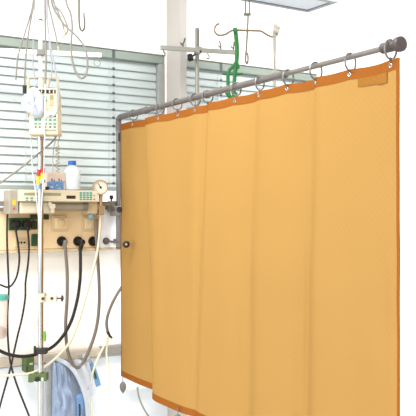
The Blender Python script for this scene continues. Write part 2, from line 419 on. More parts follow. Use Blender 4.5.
cable('suction_tube', 'cream tube falling diagonally from the regulator to the lower left', 'tube', M['cream'], .0068,
      [(100.5, 214, .17), (100, 228, .17), (97.6, 250, .17), (92.5, 272, .18), (86, 296, .19), (79, 320, .20), (71, 340, .21), (60, 354, .21), (46, 366, .20), (31, 373.2, .18), (14, 374.8, .17), (-2, 376.5, .16), (-22, 378, .15), (-40, 384, .08)], n=.2)
cable('drain_tube', 'pale yellow tube hanging below the grey connector, nearer the curtain edge', 'tube', film('pale_yellow_tube', (236, 230, 200), .75), .006,
      [(108.5, 337, .13), (106.5, 352, .14), (108.5, 370, .14), (109, 392, .14), (106.5, 412, .14), (105, 430, .13), (104, 452, .06)], n=.13, group='pale tubes below the bumper rail')
cable('drain_tube', 'pale yellow tube hanging behind the blue packet, beside the plastic bag', 'tube', film('pale_cream_tube', (236, 232, 206), .7), .006,
      [(107.5, 335, .14), (103, 348, .15), (97, 360, .15), (92, 376, .15), (91, 396, .14), (92, 420, .13), (93, 452, .06)], n=.14, group='pale tubes below the bumper rail')
e = cable('vent_tube', 'grey tube curving out from behind the curtain to a dark connector', 'tube', M['greyhose'], .0085,
      [(131, 276, .10), (124, 284, .11), (116, 296, .12), (109.5, 310, .13), (106.6, 322, .13), (107.6, 332, .13)], n=.13)
b = MB(); b.tube(wt([(107.6, 331.5), (109.5, 335.5), (112, 338)], .13), [.0095, .006], 10); b.build('connector', M['rubber'], e)

# ------------------------------------------------------------------ syringe pump
e = thing('syringe_pump', W(60, 214, .13), 'long cream syringe pump with teal keypad on the equipment rail', 'pump')
b = MB(); b.wbox(20.5, 202, 53.5, 213.6, .225, .10); b.build('lower_body', M['device'], e, bevel=.006)
b = MB(); b.wbox(53.5, 201.2, 88, 203.8, .20, .075); b.wbox(53.5, 203.5, 86, 212, .145, .02); b.build('syringe_bay', M['device2'], e, bevel=.003)
cp = MB(); a = W(19.5, 195, .24); c_ = W(104.2, 195, .24); zt = W(60, 190, .235).z; zl = W(60, 201.6, .245).z
cp.hexa([(a.x, -.247, zl), (c_.x - .035, -.247, zl), (c_.x - .035, -.233, zt), (a.x, -.233, zt), (a.x, -.125, zl), (c_.x - .035, -.125, zl), (c_.x - .035, -.125, zt), (a.x, -.125, zt)])
pan = cp.build('control_panel', M['device'], e, bevel=.004)
def onp(px, py): return W(px, py, .248 - (201.6 - py) * .0012)
def key(px0, py0, px1, py1, name, mat, d=.004):
    p0, p1 = onp(px0, (py0 + py1) / 2), onp(px1, (py0 + py1) / 2); z1 = onp(px0, py0).z; z0 = onp(px0, py1).z
    k = MB(); k.box(p0.x, p1.x, p0.y - .0005, p0.y + .012, z0, z1); return k.build(name, mat, pan, bevel=.0008)
key(24, 192.6, 61, 196.6, 'display', M['lcd'])
key(66.5, 195.5, 75.6, 199.6, 'digit_display', M['dark'])
for px in (27, 31.8, 37.2, 41.4):
    key(px - 1.5, 197.3, px + 1.5, 199.2, 'key', M['teal']); key(px - 1.2, 199.9, px + 1.2, 200.6, 'key_mark', M['dark'])
for i in range(4):
    for j in range(4):
        px = 81 + i * 3.3; py = 193 + j * 2.15
        key(px - 1.3, py - .8, px + 1.3, py + .8, 'key', M['teal'])
key(93.6, 195.2, 95, 196.4, 'lamp', M['teal']); key(93.6, 198.7, 95.2, 200.2, 'lamp', M['redkey'])
b = MB(); b.wbox(9.6, 190, 18.6, 214.2, .21, .104); b.wbox(9, 190.4, 11, 213.8, .205, .098); mb = b.build('rail_bracket', M['devgrey'], e, bevel=.004)
b = MB(); b.wbox(12.6, 200, 15.6, 205.2, .2115, .003); b.build('sticker', M['yellow'], mb)
b = MB(); b.lathe(W(14, 208.2, .2095), (0, -1, 0), [(.0055, 0), (.0055, .004), (.003, .005)], 14); b.build('button', M['redkey'], mb)
b = MB(); b.wbox(48.8, 202, 52, 206, .25, .03); b.wbox(50, 204, 56, 208.5, .25, .05); b.wbox(51.5, 207, 54.8, 213.4, .25, .05); b.build('plunger_clamp', M['device'], e, bevel=.004)
b = MB(); q0, q1 = W(55, 206.4, .2), W(83, 206.6, .2); b.tube([q0, q1], .0165, 20, spline=False); b.build('syringe', M['devgrey'], e)
b = MB(); b.tube([W(82.4, 206.5, .2), W(87.2, 206.5, .2)], .021, 20, spline=False); b.build('syringe_flange', M['steel'], e)

# ------------------------------------------------------------------ regulator with gauge
e = thing('pressure_regulator', W(97, 214, .14), 'brass regulator with round dial gauge beside the syringe pump', 'regulator')
b = MB(); b.wbox(88, 201.5, 97.6, 213.6, .2, .09); b.build('valve_block', M['device2'], e, bevel=.004)
b = MB(); b.wbox(99.2, 205.5, 104.6, 215.2, .19, .05); b.wbox(97.6, 204, 99.6, 210, .185, .04); b.build('outlet_block', M['brass'], e, bevel=.004)
b = MB(); b.tube([W(100.6, 194, .19), W(101, 206, .19)], [.011, .008], 14, spline=False); b.build('gauge_stem', M['brass'], e)
b = MB(); q = W(102, 204.8, .165); b.tube([q, W(109, 204.6, .165)], .009, 10, spline=False); b.build('coupling', M['steel'], e)
gx = (CAM - W(100.2, 187.4, .21)); gx.z = 0; gx.normalize(); gx = (gx * .7 + V((0, -1, 0)) * .5).normalized()
gq = W(100.2, 187.4, .20)
b = MB(); b.lathe(gq - gx * .015, gx, [(.036, 0), (.042, .006), (.042, .026), (.039, .03), (.0355, .03), (.0355, .024), (.001, .024)], 36); g = b.build('gauge_case', M['brass'], e)
b = MB(); b.lathe(gq + gx * .0085, gx, [(.035, 0), (.035, .002), (.001, .002)], 36); b.build('dial_face', M['dial'], g)
rt = UP.cross(gx).normalized()
b = MB(); c0 = gq + gx * .0115
b.obox(c0 + (rt * -.35 + UP * .6) * .012, (rt * -.5 + UP * .8).normalized() * .018, (rt * .8 + UP * .5).normalized() * .0022, gx * .0008)
b.lathe(c0 - gx * .001, gx, [(.0065, 0), (.0065, .003), (.001, .003)], 14); b.build('needle', M['dark'], g)
b = MB()
for i in range(13):
    w_ = -2.2 + 4.4 * i / 12; dv = rt * math.sin(w_) + UP * math.cos(w_); b.obox(c0 - gx * .0008 + dv * .029, dv * .003, gx.cross(dv) * .0007, gx * .0005)
b.build('tick_marks', M['dark'], g)
b = MB(); b.lathe(W(90.4, 217, .185), (0, -1, 0), [(.015, 0), (.015, .014), (.010, .018), (.001, .018)], 18); b.build('blue_knob', pbr('slate_blue', (112, 152, 166), .5), e)
b = MB(); b.tube([W(91, 211, .17), W(90.6, 217, .172)], .006, 10, spline=False); b.build('knob_stem', M['steel'], e)

# ------------------------------------------------------------------ things on top of the pump
q = W(72, 190.3, .17)
e = thing('plastic_bottle', V((q.x, q.y, zt + .001)), 'clear plastic bottle with blue cap on top of the syringe pump', 'bottle')
o = wloc(e)
b = MB(); b.lathe(o, UP, [(.034, 0), (.045, .004), (.046, .012), (.046, .088), (.044, .103), (.034, .122), (.022, .133), (.018, .135), (.018, .143)], 32); b.build('bottle_body', M['bottle'], e)
b = MB(); b.lathe(o + UP * .137, UP, [(.0215, 0), (.0215, .02), (.019, .0225), (.001, .0225)], 28); b.build('cap', M['blue'], e)
b = MB(); b.lathe(o + UP * .003, UP, [(.040, 0), (.0425, .006), (.0425, .058), (.001, .0585)], 28); b.build('liquid', M['clear'], e)
q0 = W(46.4, 190, .19); q1 = W(65, 190, .19); ztop = W(55, 172.5, .19).z
e = thing('carton', V(((q0.x + q1.x) / 2, -.17, zt + .001)), 'pinkish carton with blue print between the yellow tubes and the bottle', 'box')
b = MB(); b.box(q0.x, q1.x, -.19, -.138, zt + .001, ztop); b.build('box', M['pinkbox'], e, bevel=.002)
zb = W(55, 182.2, .19).z
b = MB(); b.box(q0.x + .002, q1.x - .008, -.1915, -.1895, zt + .004, zb)
for i in range(7):
    u = q0.x + .012 + i * .0135; b.box(u, u + .009, -.1915, -.1895, zb, zb + .004 + .008 * ((i * 5) % 3))
bp_ = b.build('printed_band', M['bluepaper'], e)
b = MB()
for (px, py, w_, h_) in ((50.5, 186, 2.4, 1.8), (56, 184.6, 1.8, 1.2), (58, 188, 3, 1)):
    b.wbox(px, py, px + w_, py + h_, .1925, .0012)
b.build('white_print', M['whitepaper'], bp_)
b = MB(); b.wbox(45.5, 186.6, 49, 189.8, .195, .006); b.build('dark_corner', M['dark'], e, bevel=.001)
for (px, py0, py1, lab) in ((38.7, 169.5, 187.5, 'yellow sample tube with red cap, left one of the pair on the pole'), (42.5, 167.5, 182, 'yellow sample tube with red cap, right one of the pair on the pole')):
    q = C(px - .6, py1, 3.86); tp = C(px + .6, py0, 3.862)
    e = thing('sample_tube', q, lab, 'tube', 'red capped tubes on the infusion pole')
    d_ = tp - q
    b = MB(); b.tube([q + d_ * .16, q + d_ * .68], [.0105, .0105], 14, spline=False); b.build('tube_body', M['yellow'], e)
    b = MB(); b.tube([q + d_ * .62, q + d_], [.0112, .0095], 14, spline=False); b.build('red_cap', M['red'], e)
    b = MB(); b.tube([q - d_ * .10, q + d_ * .2], [.009, .010], 14, spline=False); b.obox(q + d_ * .06 + F_ * .024, R_ * .008, F_ * .022, UP * .006); b.build('blue_holder', M['paleblue'], e)

# ------------------------------------------------------------------ left infusion stand
TS = 3.92
base = C(40.6, 208, TS); base.z = 0
e = thing('infusion_stand', base, 'tall chrome infusion stand with white crossbar, carrying the infusion pump', 'infusion stand', 'infusion stands')
zq = lambda py, t=TS: C(0, py, t).z
b = MB(); b.lathe(base, UP, [(.0145, .03), (.0145, zq(140)), (.017, zq(140)), (.017, zq(136)), (.0145, zq(136))], 24); b.build('lower_pole', M['chrome'], e)
b = MB(); b.lathe(base, UP, [(.0095, zq(137)), (.0095, zq(20.5))], 20); b.build('upper_pole', M['whitemetal'], e)
b = MB(); b.lathe(base, UP, [(.0115, zq(20.8)), (.0115, zq(19.6)), (.008, zq(19.2)), (.001, zq(19.2))], 20); b.build('end_cap', M['rubber'], e)
b = MB(); L0, L1 = C(-24, 50.5, 3.872), C(101, 56.0, 4.017); L1.z = L0.z
ax = (L1 - L0); ln = ax.length; ax.normalize(); sd = ax.cross(UP)
b.obox((L0 + L1) / 2 - sd * -.024, ax * ln / 2, sd * .0095, UP * .0115); cb = b.build('crossbar', M['whitemetal'], e, bevel=.002)
b = MB(); q = C(37, 53, TS); q = base + UP * (q.z); b.obox(q + sd * .008, ax * .020, sd * .022, UP * .015); b.build('crossbar_clamp', M['steel'], e, bevel=.003)
for (px, lab) in ((96.6, 0), (-12, 1)):
    k = (px - -24) / 125.0; s0 = L0 + ax * ln * k + sd * .024 - UP * .0115
    b = MB(); b.tube([s0 + UP * .004, s0 - UP * .012], .002, 8, spline=False); b.torus(s0 - UP * .030, sd, .0165, .0022, 28, 8); b.build('hook', M['steel'], e)
for k in range(5):
    w_ = 2 * PI * k / 5 + .3; dv = V((math.cos(w_), math.sin(w_), 0)); 
    b = MB(); b.tube([base + UP * .09, base + dv * .10 + UP * .085, base + dv * .20 + UP * .06], .012, 10); lg = b.build('leg', M['steel'], e)
    b = MB(); b.lathe(base + dv * .20 + V((-dv.y, dv.x, 0)) * -.01 + UP * .028, V((-dv.y, dv.x, 0)), [(.02, 0), (.028, .004), (.028, .016), (.02, .02)], 16); b.build('caster', M['rubber'], lg)

# right infusion stand behind the curtain
TR = 4.25
base2 = C(197.2, 208, TR); base2.z = 0
e = thing('infusion_stand', base2, 'grey infusion stand with hooked crossbar rising behind the orange curtain', 'infusion stand', 'infusion stands')
z2 = lambda py: C(0, py, TR).z
b = MB(); b.lathe(base2, UP, [(.0115, .03), (.0115, z2(28.6)), (.009, z2(28.2)), (.001, z2(28.2))], 20); b.build('pole', M['steel'], e)
L0, L1 = C(159.4, 48.4, 4.18), C(236, 53.6, 4.32); L1.z = L0.z
ax2 = (L1 - L0); ln = ax2.length; ax2.normalize(); sd2 = ax2.cross(UP)
b = MB(); b.obox((L0 + L1) / 2 + sd2 * .024, ax2 * ln / 2, sd2 * .011, UP * .0115); b.build('crossbar', M['greybar'], e, bevel=.002)
qc = base2 + UP * L0.z
b = MB(); b.obox(qc + sd2 * .012, ax2 * .017, sd2 * .026, UP * .019); b.build('crossbar_clamp', M['greybar'], e, bevel=.003)
b = MB(); q = C(191, 57.5, 4.20); b.tube([C(195.5, 54.2, 4.225), q], .005, 8, spline=False)
b.lathe(q + R_ * .012 - UP * -.004, -R_ - UP * .25, [(.010, 0), (.019, .004), (.021, .012), (.021, .026), (.015, .032), (.001, .032)], 12); b.build('clamp_knob', M['black'], e)
b = MB(); b.lathe(C(200.6, 51.6, 4.19), -F_, [(.006, 0), (.006, .006), (.001, .006)], 12); b.build('clamp_screw', M['rubber'], e)
def peg(px, tilt, nm='peg'):
    k = (px - 159.4) / 76.6; s0 = L0 + ax2 * ln * k + sd2 * .024 + UP * .011
    b = MB(); b.tube([s0 - UP * .003, s0 + UP * .016, s0 + ax2 * tilt * .006 + UP * .030, s0 + ax2 * tilt * .012 + UP * .050], .0042, 8)
    b.tube([s0 + UP * .012, s0 - ax2 * .010 + UP * .016, s0 - ax2 * .014 + UP * .024], .0038, 8); b.build(nm, M['wire'], e)
peg(181.3, 1); peg(219, -.6); peg(232, .3)
for px in (162.5, 206):
    k = (px - 159.4) / 76.6; s0 = L0 + ax2 * ln * k + sd2 * .024 - UP * .0115
    b = MB(); b.tube([s0 + UP * .004, s0 - UP * .010, s0 - UP * .016 + ax2 * .006, s0 - UP * .026 + ax2 * .007, s0 - UP * .034, s0 - UP * .028 - ax2 * .009], .0032, 8); b.build('hook', M['wire'], e)
for k in range(5):
    w_ = 2 * PI * k / 5 + .9; dv = V((math.cos(w_), math.sin(w_), 0))
    b = MB(); b.tube([base2 + UP * .09, base2 + dv * .10 + UP * .085, base2 + dv * .22 + UP * .06], .012, 10); lg = b.build('leg', M['steel'], e)
    b = MB(); b.lathe(base2 + dv * .22 + V((-dv.y, dv.x, 0)) * -.01 + UP * .028, V((-dv.y, dv.x, 0)), [(.02, 0), (.028, .004), (.028, .016), (.02, .02)], 16); b.build('caster', M['rubber'], lg)

# ------------------------------------------------------------------ infusion pump on the left stand
TP = TS - .13
e = thing('infusion_pump', C(45, 135, TP + .05), 'cream infusion pump with green keys clamped on the left infusion stand', 'pump')
b = MB(); b.fbox(36, 88, 57, 117, TP, .085); b.build('upper_body', M['device'], e, bevel=.006)
b = MB(); b.fbox(29, 111.5, 57.6, 133, TP - .018, .105); lb = b.build('lower_body', M['device'], e, bevel=.006)
b = MB(); b.fbox(28.4, 132, 58, 134.6, TP - .022, .11); b.build('base_edge', M['device2'], e, bevel=.003)
b = MB(); b.tube([C(28.4, 117, TP + .03), C(28.4, 77.4, TP + .03), C(58.4, 77.4, TP + .03), C(58.4, 90, TP + .03)], .0065, 8, spline=False, smooth=False); b.build('carry_handle', M['device2'], e)
b = MB(); b.fbox(55.2, 92, 58.4, 131, TP + .012, .075); b.build('side_rib', M['device2'], e, bevel=.003)
dm = MB(); dm.fbox(37.2, 89.6, 55.6, 93.4, TP - .002, .01); ds = dm.build('display', M['dark'], e)
dm = MB()
for px in (41, 45, 49, 53): dm.fbox(px, 90, px + 1.1, 93.2, TP - .0035, .004)
dm.build('digit_divider', M['device'], ds)
dm = MB(); dm.fbox(50, 95, 53.4, 105.5, TP - .002, .01); dm.build('level_display', M['lcd'], e)
dm = MB(); dm.fbox(50.4, 100, 53, 105, TP - .0032, .003); dm.build('level_bar', M['brass'], e)
for (px, py) in ((45.2, 97), (46, 100.4), (50, 113), (54, 113.2)):
    dm = MB(); dm.lathe(C(px, py, TP + .002), -F_, [(.0062, 0), (.0062, .006), (.001, .006)], 12); dm.build('key', M['teal'], e)
dm = MB(); dm.fbox(49, 115.4, 56, 117.2, TP - .0195, .004); dm.build('slot', M['dark'], e)
for (px, c_) in ((35.6, 0), (39.6, 0), (45.2, 1), (50.2, 0), (54.6, 0)):
    for py in (119.6, 123.6):
        dm = MB(); dm.fbox(px - 1.5, py - 1.1, px + 1.5, py + 1.1, TP - .021, .006); dm.build('key', M['teal'], lb, bevel=.001)
    dm = MB(); dm.fbox(px - 1.1, 126.3, px + 1.1, 127.6, TP - .0205, .005); dm.build('key_mark', M['dark'], lb)
dm = MB(); dm.fbox(45, 129.5, 56, 131, TP - .020, .004); dm.build('name_strip', M['lcd'], lb)
b = MB(); b.obox(C(41, 104, TS - .02), R_ * .026, F_ * .030, UP * .03); b.build('pole_clamp', M['devgrey'], e, bevel=.004)
# clear drip chambers on top of the pump
b = MB()
for px in (42.5, 45, 48): b.tube([C(px, 79, TP + .03), C(px, 89, TP + .03)], .0055, 10, spline=False)
b.build('drip_chamber', pbr('beige_plastic', (206, 190, 158), .4), e)

# white pouch hanging in front of the pump
e = thing('white_pouch', C(32, 118, TP - .04), 'white plastic pouch hanging in front of the infusion pump', 'pouch')
out = [(34.5, 86.5), (39.5, 91), (43, 97), (43.2, 112), (41, 117), (34.5, 118.3), (28, 112), (21.8, 106.5), (20.6, 99), (25, 93.5), (30, 88.5)]
n = len(out); cx, cy = 33.4, 103
fr = []; 
for ring, (k, dd) in enumerate(((1, 0), (.8, .014), (.45, .022), (.12, .02))):
    for i, (x, y) in enumerate(out):
        j = .009 * math.sin(i * 2.3 + ring)
        fr.append(C(cx + (x - cx) * k, cy + (y - cy) * k, TP - .03 - dd - j))
fs = [(r * n + i, r * n + (i + 1) % n, (r + 1) * n + (i + 1) % n, (r + 1) * n + i) for r in range(3) for i in range(n)] + [tuple(range(3 * n, 4 * n))]
bk = [p + F_ * .008 for p in fr[:n]]
b = MB(); b.add(fr + bk, fs + [(i, 4 * n + i, 4 * n + (i + 1) % n, (i + 1) % n) for i in range(n)] + [tuple(range(4 * n, 5 * n))], True); b.build('pouch', M['whitepaper'], e, ang=18)
b = MB(); b.tube(ct([(35, 87), (37, 84), (40, 83), (43, 86)], TP - .035), .0022, 8); b.build('hanging_loop', M['whitecable'], e)
b = MB(); b.tube(ct([(33.2, 90, TP - .056), (33.6, 103, TP - .062), (33.2, 117, TP - .045)], TP), .0016, 6); b.build('seam', M['paleblue'], e)

# ------------------------------------------------------------------ ceiling track and cables hanging from it
zc = CEIL
t0, t1 = C(-30, 0, 4.0), C(300, 0, 4.0)
e = thing('ceiling_track', V((2.0, -.55, CEIL - .05)), 'steel ceiling track from which the pale cables and hooks hang', 'ceiling track')
b = MB(); b.box(.5, 4.2, -1.05, -1.0, CEIL - .035, CEIL); b.build('track', M['steel'], e, bevel=.003)
def up(px, t=3.85, py=-128): return (px, py, t)
TC = 3.72
def hang(label, mat, r, pts, tip=None, conn=False, name='hanging_cable'):
    top = [(pts[0][0] + (44 - pts[0][0]) * .5, -125, TC + .05), (pts[0][0] + (44 - pts[0][0]) * .15, -45, TC)]
    P = ct(top, TC) + ct(pts, TC)
    e = thing(name, P[-1], label, 'cable', 'pale cables hanging above the infusion pump')
    b = MB(); b.tube(P, r, 8); b.build('cable', mat, e)
    if tip:
        b = MB(); d_ = (P[-1] - P[-2]).normalized(); b.tube([P[-1] - d_ * .004, P[-1] + d_ * .018], [r * 1.25, r * 1.0], 10, spline=False); b.build('tip', M['brown'], e)
    if conn:
        b = MB(); b.tube([P[-1] + UP * .012, P[-1] - UP * .003, P[-1] - UP * .020, P[-1] - UP * .027], [.0105, .0095], 12); b.build('connector', M['black'], e)
    return e
hang('white cable furthest left of the hanging bunch, fading past the blind', M['greycable'], .004, [(33.2, 0), (29.2, 19), (24.3, 35), (20.4, 47), (17.4, 60), (15.8, 80)])
hang('white cable ending in a black connector left of the infusion pump', M['greycable'], .0042, [(34, 0), (31, 19), (28, 36), (26, 55), (24.8, 75), (24.6, 88)], conn=True)
hang('white cable running straight down to the pump handle left end', M['whitecable'], .003, [(35, 0), (34.2, 25), (33.2, 46), (33, 64), (35, 80)])
hang('grey cable close along the right of the thin upper pole', M['greycable'], .0048, [(45, 0), (45.2, 20), (45.6, 42), (46, 62), (45.2, 84)])
hang('white cable curving past the right side of the infusion pump', M['whitecable'], .004, [(46.4, 0), (47.2, 20), (49.5, 40), (53, 58), (57, 80), (58.6, 100), (57, 112), (52, 117), (46, 117)])
hang('pale cable with brown tip ending near the white crossbar', M['greycable'], .0042, [(48.4, 0), (51.5, 17), (55.5, 34), (58, 47)], tip=True)
hang('pale cable with brown tip curling beside the big loop', M['greycable'], .0042, [(53.5, 0), (61, 12), (66.2, 23), (67.8, 29), (66.4, 33.5), (64.6, 35.2)], tip=True)
hang('short pale cable with brown tip lying behind the loop crossing', M['greycable'], .0042, [(51.2, 0), (57.6, 11), (62, 22), (64.2, 30)], tip=True)
hang('white cable straight down between pole and curving cable', M['whitecable'], .0036, [(47, 0), (48, 25), (50, 50), (52, 70), (48, 88)])
hang('thick pale cable making the large hanging loop in front of the blind', M['greycable'], .005, [(66, 0), (70.5, 13), (72.2, 27), (71.2, 42), (71.8, 57), (75.2, 70.5), (80.6, 78), (85.6, 75.5), (87.4, 66), (86.6, 54), (82.4, 43.5), (74.8, 34.5), (66.5, 27), (58.2, 16.5), (52.5, 5), (50, -12)])
P = ct([(79, -122), (79, -40), (79, 10), (79.2, 22), (80.2, 28.6), (82.4, 30.8), (84.3, 28), (84.6, 21), (83.8, 13.5)], TC + .1)
e = thing('ceiling_hook', P[0], 'bare grey steel hook hanging beside the cable loop', 'hook', 'steel hooks hanging from the ceiling')
b = MB(); b.tube(P, .0048, 10); b.build('rod', M['wire'], e)
b = MB(); b.tube(ct([(83.9, 17), (83.8, 13)], TC + .1), .0058, 10, spline=False); b.build('tip', M['whitecable'], e)

# infusion lines beside the pole
for lab, pts in (('thin white infusion line crossing left in front of the syringe pump', [(30.8, 132, TP + .04), (31.6, 150), (32.6, 172, TP + .04), (35.4, 190), (37.2, 205), (39.4, 228), (39.8, 262), (39.4, 293, TS - .03)]),
                 ('thin white infusion line running down along the right of the pole', [(45.5, 84, TP - .03), (44.9, 112, TP - .045), (44.6, 142, TP - .02), (43.8, 172), (42.2, 196), (41, 222), (41, 260), (40.6, 293, TS - .03)]),
                 ('faint thin line hanging from white clamp left of the pole', [(38.5, 301, TS - .035), (37, 316), (34.5, 330), (34, 345, TS - .05)])):
    cable('infusion_line', lab, 'tube', M['whitepaper'] if 'faint' not in lab else M['clear'], .0031 if 'faint' not in lab else .002, pts, t=TP + .02, group='thin infusion lines on the stand')

# coiled cable and grey arm
e = thing('coiled_cable', C(57, 172, TP + .05), 'beige coiled cable hanging from the infusion pump to the carton', 'cable')
P = ct([(60, 134, TP + .06), (59.2, 139), (57.8, 144)], TP + .06)
s0, s1 = C(57.4, 146, TP + .06), C(57.6, 172.4, TP + .06)
nt_ = 8
for i in range(nt_ * 10 + 1):
    w_ = 2 * PI * i / 10; q = s0.lerp(s1, i / (nt_ * 10)); P.append(q + R_ * (.0085 * math.cos(w_)) + F_ * (.0085 * math.sin(w_)))
b = MB(); b.tube(P, .0024, 6, sub=2); b.build('coil', pbr('coil_beige', (150, 138, 112), .5), e)
cable('pump_lead', 'straight thin grey lead hanging between pole and coiled cable', 'cable', M['devgrey'], .0026, [(56.4, 134), (55, 142), (53.4, 150), (53, 160), (52.6, 172.8)], t=TP + .06)
cable('grey_tube', 'grey tube slanting up across the blind to the infusion pole', 'tube', pbr('taupe_tube', (138, 132, 120), .5), .0045, [(-14, 193), (3, 181), (20, 168.5), (38, 154), (52, 142), (57, 135)], t=TS - .03)

# ------------------------------------------------------------------ clamps on the left pole
e = thing('pole_clamp', C(46, 302, TS), 'white clamp with dark thumb screw on the infusion pole', 'clamp', 'clamps on the infusion pole')
b = MB(); b.fbox(36, 293.6, 44.5, 302.6, TS - .032, .055); b.fbox(44, 296, 56.5, 302, TS - .02, .03); b.build('clamp_body', M['device'], e, bevel=.004)
for px in (43.6, 52):
    b = MB(); b.lathe(C(px, 298.2, TS - .018), -F_, [(.008, 0), (.008, .006), (.004, .008)] if px > 45 else [(.008, .012), (.008, .022), (.004, .024)], 12); b.build('bolt', M['dark'], e)
b = MB(); b.tube([C(56, 298.4, TS - .005), C(62, 298.4, TS - .005)], .0038, 8, spline=False); b.build('screw', M['dark'], e)
b = MB(); b.lathe(C(61, 298.4, TS - .005), R_, [(.008, 0), (.0165, .003), (.0165, .009), (.008, .013)], 14); b.build('thumb_knob', M['dark'], e)
e = thing('pole_clamp', C(38, 383, TS), 'olive green clamp with black knob low on the infusion pole', 'clamp', 'clamps on the infusion pole')
b = MB(); b.fbox(32, 374, 46.4, 381.5, TS - .034, .06); b.fbox(28, 375, 33, 382.6, TS - .028, .04); b.build('clamp_body', M['olive'], e, bevel=.004)
b = MB(); b.lathe(C(37.4, 379.2, TS - .033), -F_, [(.010, 0), (.0115, .003), (.0115, .012), (.008, .015), (.001, .015)], 14); b.build('knob', M['black'], e)
b = MB(); b.fbox(41.2, 377.6, 43.4, 381, TS - .0365, .003); b.build('label_spot', M['whitepaper'], e)
e = thing('rail_clamp', W(30, 371, .07), 'olive green block with a white mark clamped on the bumper rail', 'clamp')
b = MB(); b.wbox(25.8, 357.4, 34.4, 372.6, .12, .068); b.build('clamp_body', M['olive'], e, bevel=.004)
b = MB(); b.wbox(29.6, 363, 32.8, 364.8, .1215, .003); b.build('white_mark', M['whitepaper'], e)
b = MB(); b.wbox(26.2, 366, 28, 371, .1215, .003); b.build('dark_mark', M['darkgreen'], e)
e = thing('hose_clip', C(36, 352, TS), 'small black clip on the infusion pole where the black hose passes', 'clip')
b = MB(); b.fbox(34, 349, 46, 354.5, TS - .03, .05); b.fbox(33.4, 346, 35.6, 354, TS - .036, .012); b.build('clip_body', M['rubber'], e, bevel=.003)
e_ = MB(); e_.tube(ct([(44.2, 331.5), (44.8, 336), (44.2, 341)], TS - .018), .008, 10)
tag(e_.build('tube_clip', M['lime']), 'small bright green clip on the pole between the clamps', 'clip')

# ------------------------------------------------------------------ suction jar at the left edge
q = W(-3, 338, .16)
e = thing('suction_jar', q, 'clear suction jar with teal lid at the left edge', 'jar')
o = V((q.x, q.y, q.z)); H = W(-3, 293, .16).z - q.z
b = MB(); b.lathe(o, UP, [(.040, 0), (.048, .006), (.054, H - .03), (.054, H - .022)], 28); b.build('jar_body', M['jar'], e)
b = MB(); b.lathe(o + UP * (H - .022), UP, [(.058, -.012), (.058, .006), (.055, .012), (.02, .016), (.001, .016)], 28); b.build('lid', M['tealid'], e)
b = MB(); b.lathe(o + UP * .008, UP, [(.038, 0), (.044, .006), (.046, .035), (.03, .05), (.001, .052)], 24); b.build('contents', M['brownstuff'], e)
b = MB(); b.box(o.x - .03, o.x + .03, o.y + .056, 0, o.z + H - .06, o.z + H - .03); b.build('wall_bracket', M['steel'], e)

# ------------------------------------------------------------------ plastic bag and packets on the bumper rail
def sheet(fn, nu, nv, th, name, mat, parent):
    vs = []; 
    for k in (0, 1):
        for j in range(nv + 1):
            for i in range(nu + 1):
                p, d = fn(i / nu, j / nv); vs.append(p + d * (th * (k - .5)))
    S = (nu + 1) * (nv + 1); fs = []
    for j in range(nv):
        for i in range(nu):
            a = j * (nu + 1) + i; q = (a, a + 1, a + nu + 2, a + nu + 1)
            fs.append(q); fs.append(tuple(x + S for x in reversed(q)))
    for i in range(nu):
        for a in (i, nv * (nu + 1) + i): fs.append((a, a + 1, a + 1 + S, a + S))
    for j in range(nv):
        for a in (j * (nu + 1), j * (nu + 1) + nu): fs.append((a, a + nu + 1, a + nu + 1 + S, a + S))
    b = MB(); b.add(vs, fs, True); return b.build(name, mat, parent)
e = thing('plastic_bag', W(68, 440, .1), 'crumpled clear plastic bag hanging on the bumper rail', 'bag')
def bagf(front):
    def f(u, v):
        l = 53 - 1.5 * v; r = 74 + 15 * min(1, v * 1.6)
        px = l + (r - l) * u; py = 361 + 82 * v + 2 * math.sin(u * 9)
        puff = math.sin(PI * u) ** .6 * (.02 + .05 * min(1, v * 2.5))
        q = noise.noise(V((u * 4, v * 5, front * 3))) * .026 + noise.noise(V((u * 9, v * 7, 7 + front))) * .018
        n_ = .075 + (puff if front else 0) + q * (1 if v > .02 else 0) + (.012 if front else 0)
        return W(px, py, max(.07, n_)), V((0, 1, 0))
    return f
sheet(bagf(1), 26, 30, .0012, 'bag_front', M['clearbag'], e)
sheet(bagf(0), 14, 16, .0012, 'bag_back', M['clearbag'], e)
def strip(pts, n, wd):
    P = catmull(wt(pts, n), 8)
    def f(u, v):
        i = min(len(P) - 1, int(round(v * (len(P) - 1)))); t = (P[min(i + 1, len(P) - 1)] - P[max(i - 1, 0)]).normalized()
        s = t.cross(V((0, 1, 0))).normalized()
        return P[i] + s * ((u - .5) * wd), V((0, 1, 0))
    return f, len(P) - 1
for lab, pts, wd in (('white strip curving down across the front of the plastic bag', [(57, 359, .08), (66, 363, .15), (75, 372, .18), (82, 386, .185), (86.5, 402, .185), (88, 424, .17), (88, 450, .1)], .022),
                     ('white looped strip over the bag top, ending beside the blue packet', [(70, 368, .17), (74, 361.5, .16), (80, 362, .165), (85, 371, .19), (89.5, 384, .19), (91.5, 396, .18)], .02),
                     ('thin white strip edge hanging inside the loop of grey hose', [(78, 356, .07), (84, 357.5, .14), (88.5, 366, .17), (90, 376, .175), (88.5, 390, .17)], .013)):
    f, nn = strip(pts, .17, wd); q = wt(pts, .17)[-1]
    e2 = thing('plastic_strip', q, lab, 'strip', 'white strips hanging over the bumper rail'); sheet(f, 2, nn, .0016, 'strip', M['whitepaper'], e2)
f, nn = strip([(84, 355, .075), (90, 363, .12), (95, 374, .13), (98.6, 386, .13)], .13, .030)
e2 = thing('blue_packet', W(98, 386, .13), 'blue and white packet strip hanging right of the plastic bag', 'packet')
pk = sheet(f, 3, nn, .004, 'packet', pbr('packet_blue', (118, 170, 222), .45, scale=40, noise_amt=.15), e2)
f2, nn = strip([(92.4, 368.5, .132), (94.8, 374, .134), (96.2, 378.6, .134)], .134, .012); sheet(f2, 1, nn, .002, 'dark_print', M['greensock'], pk)
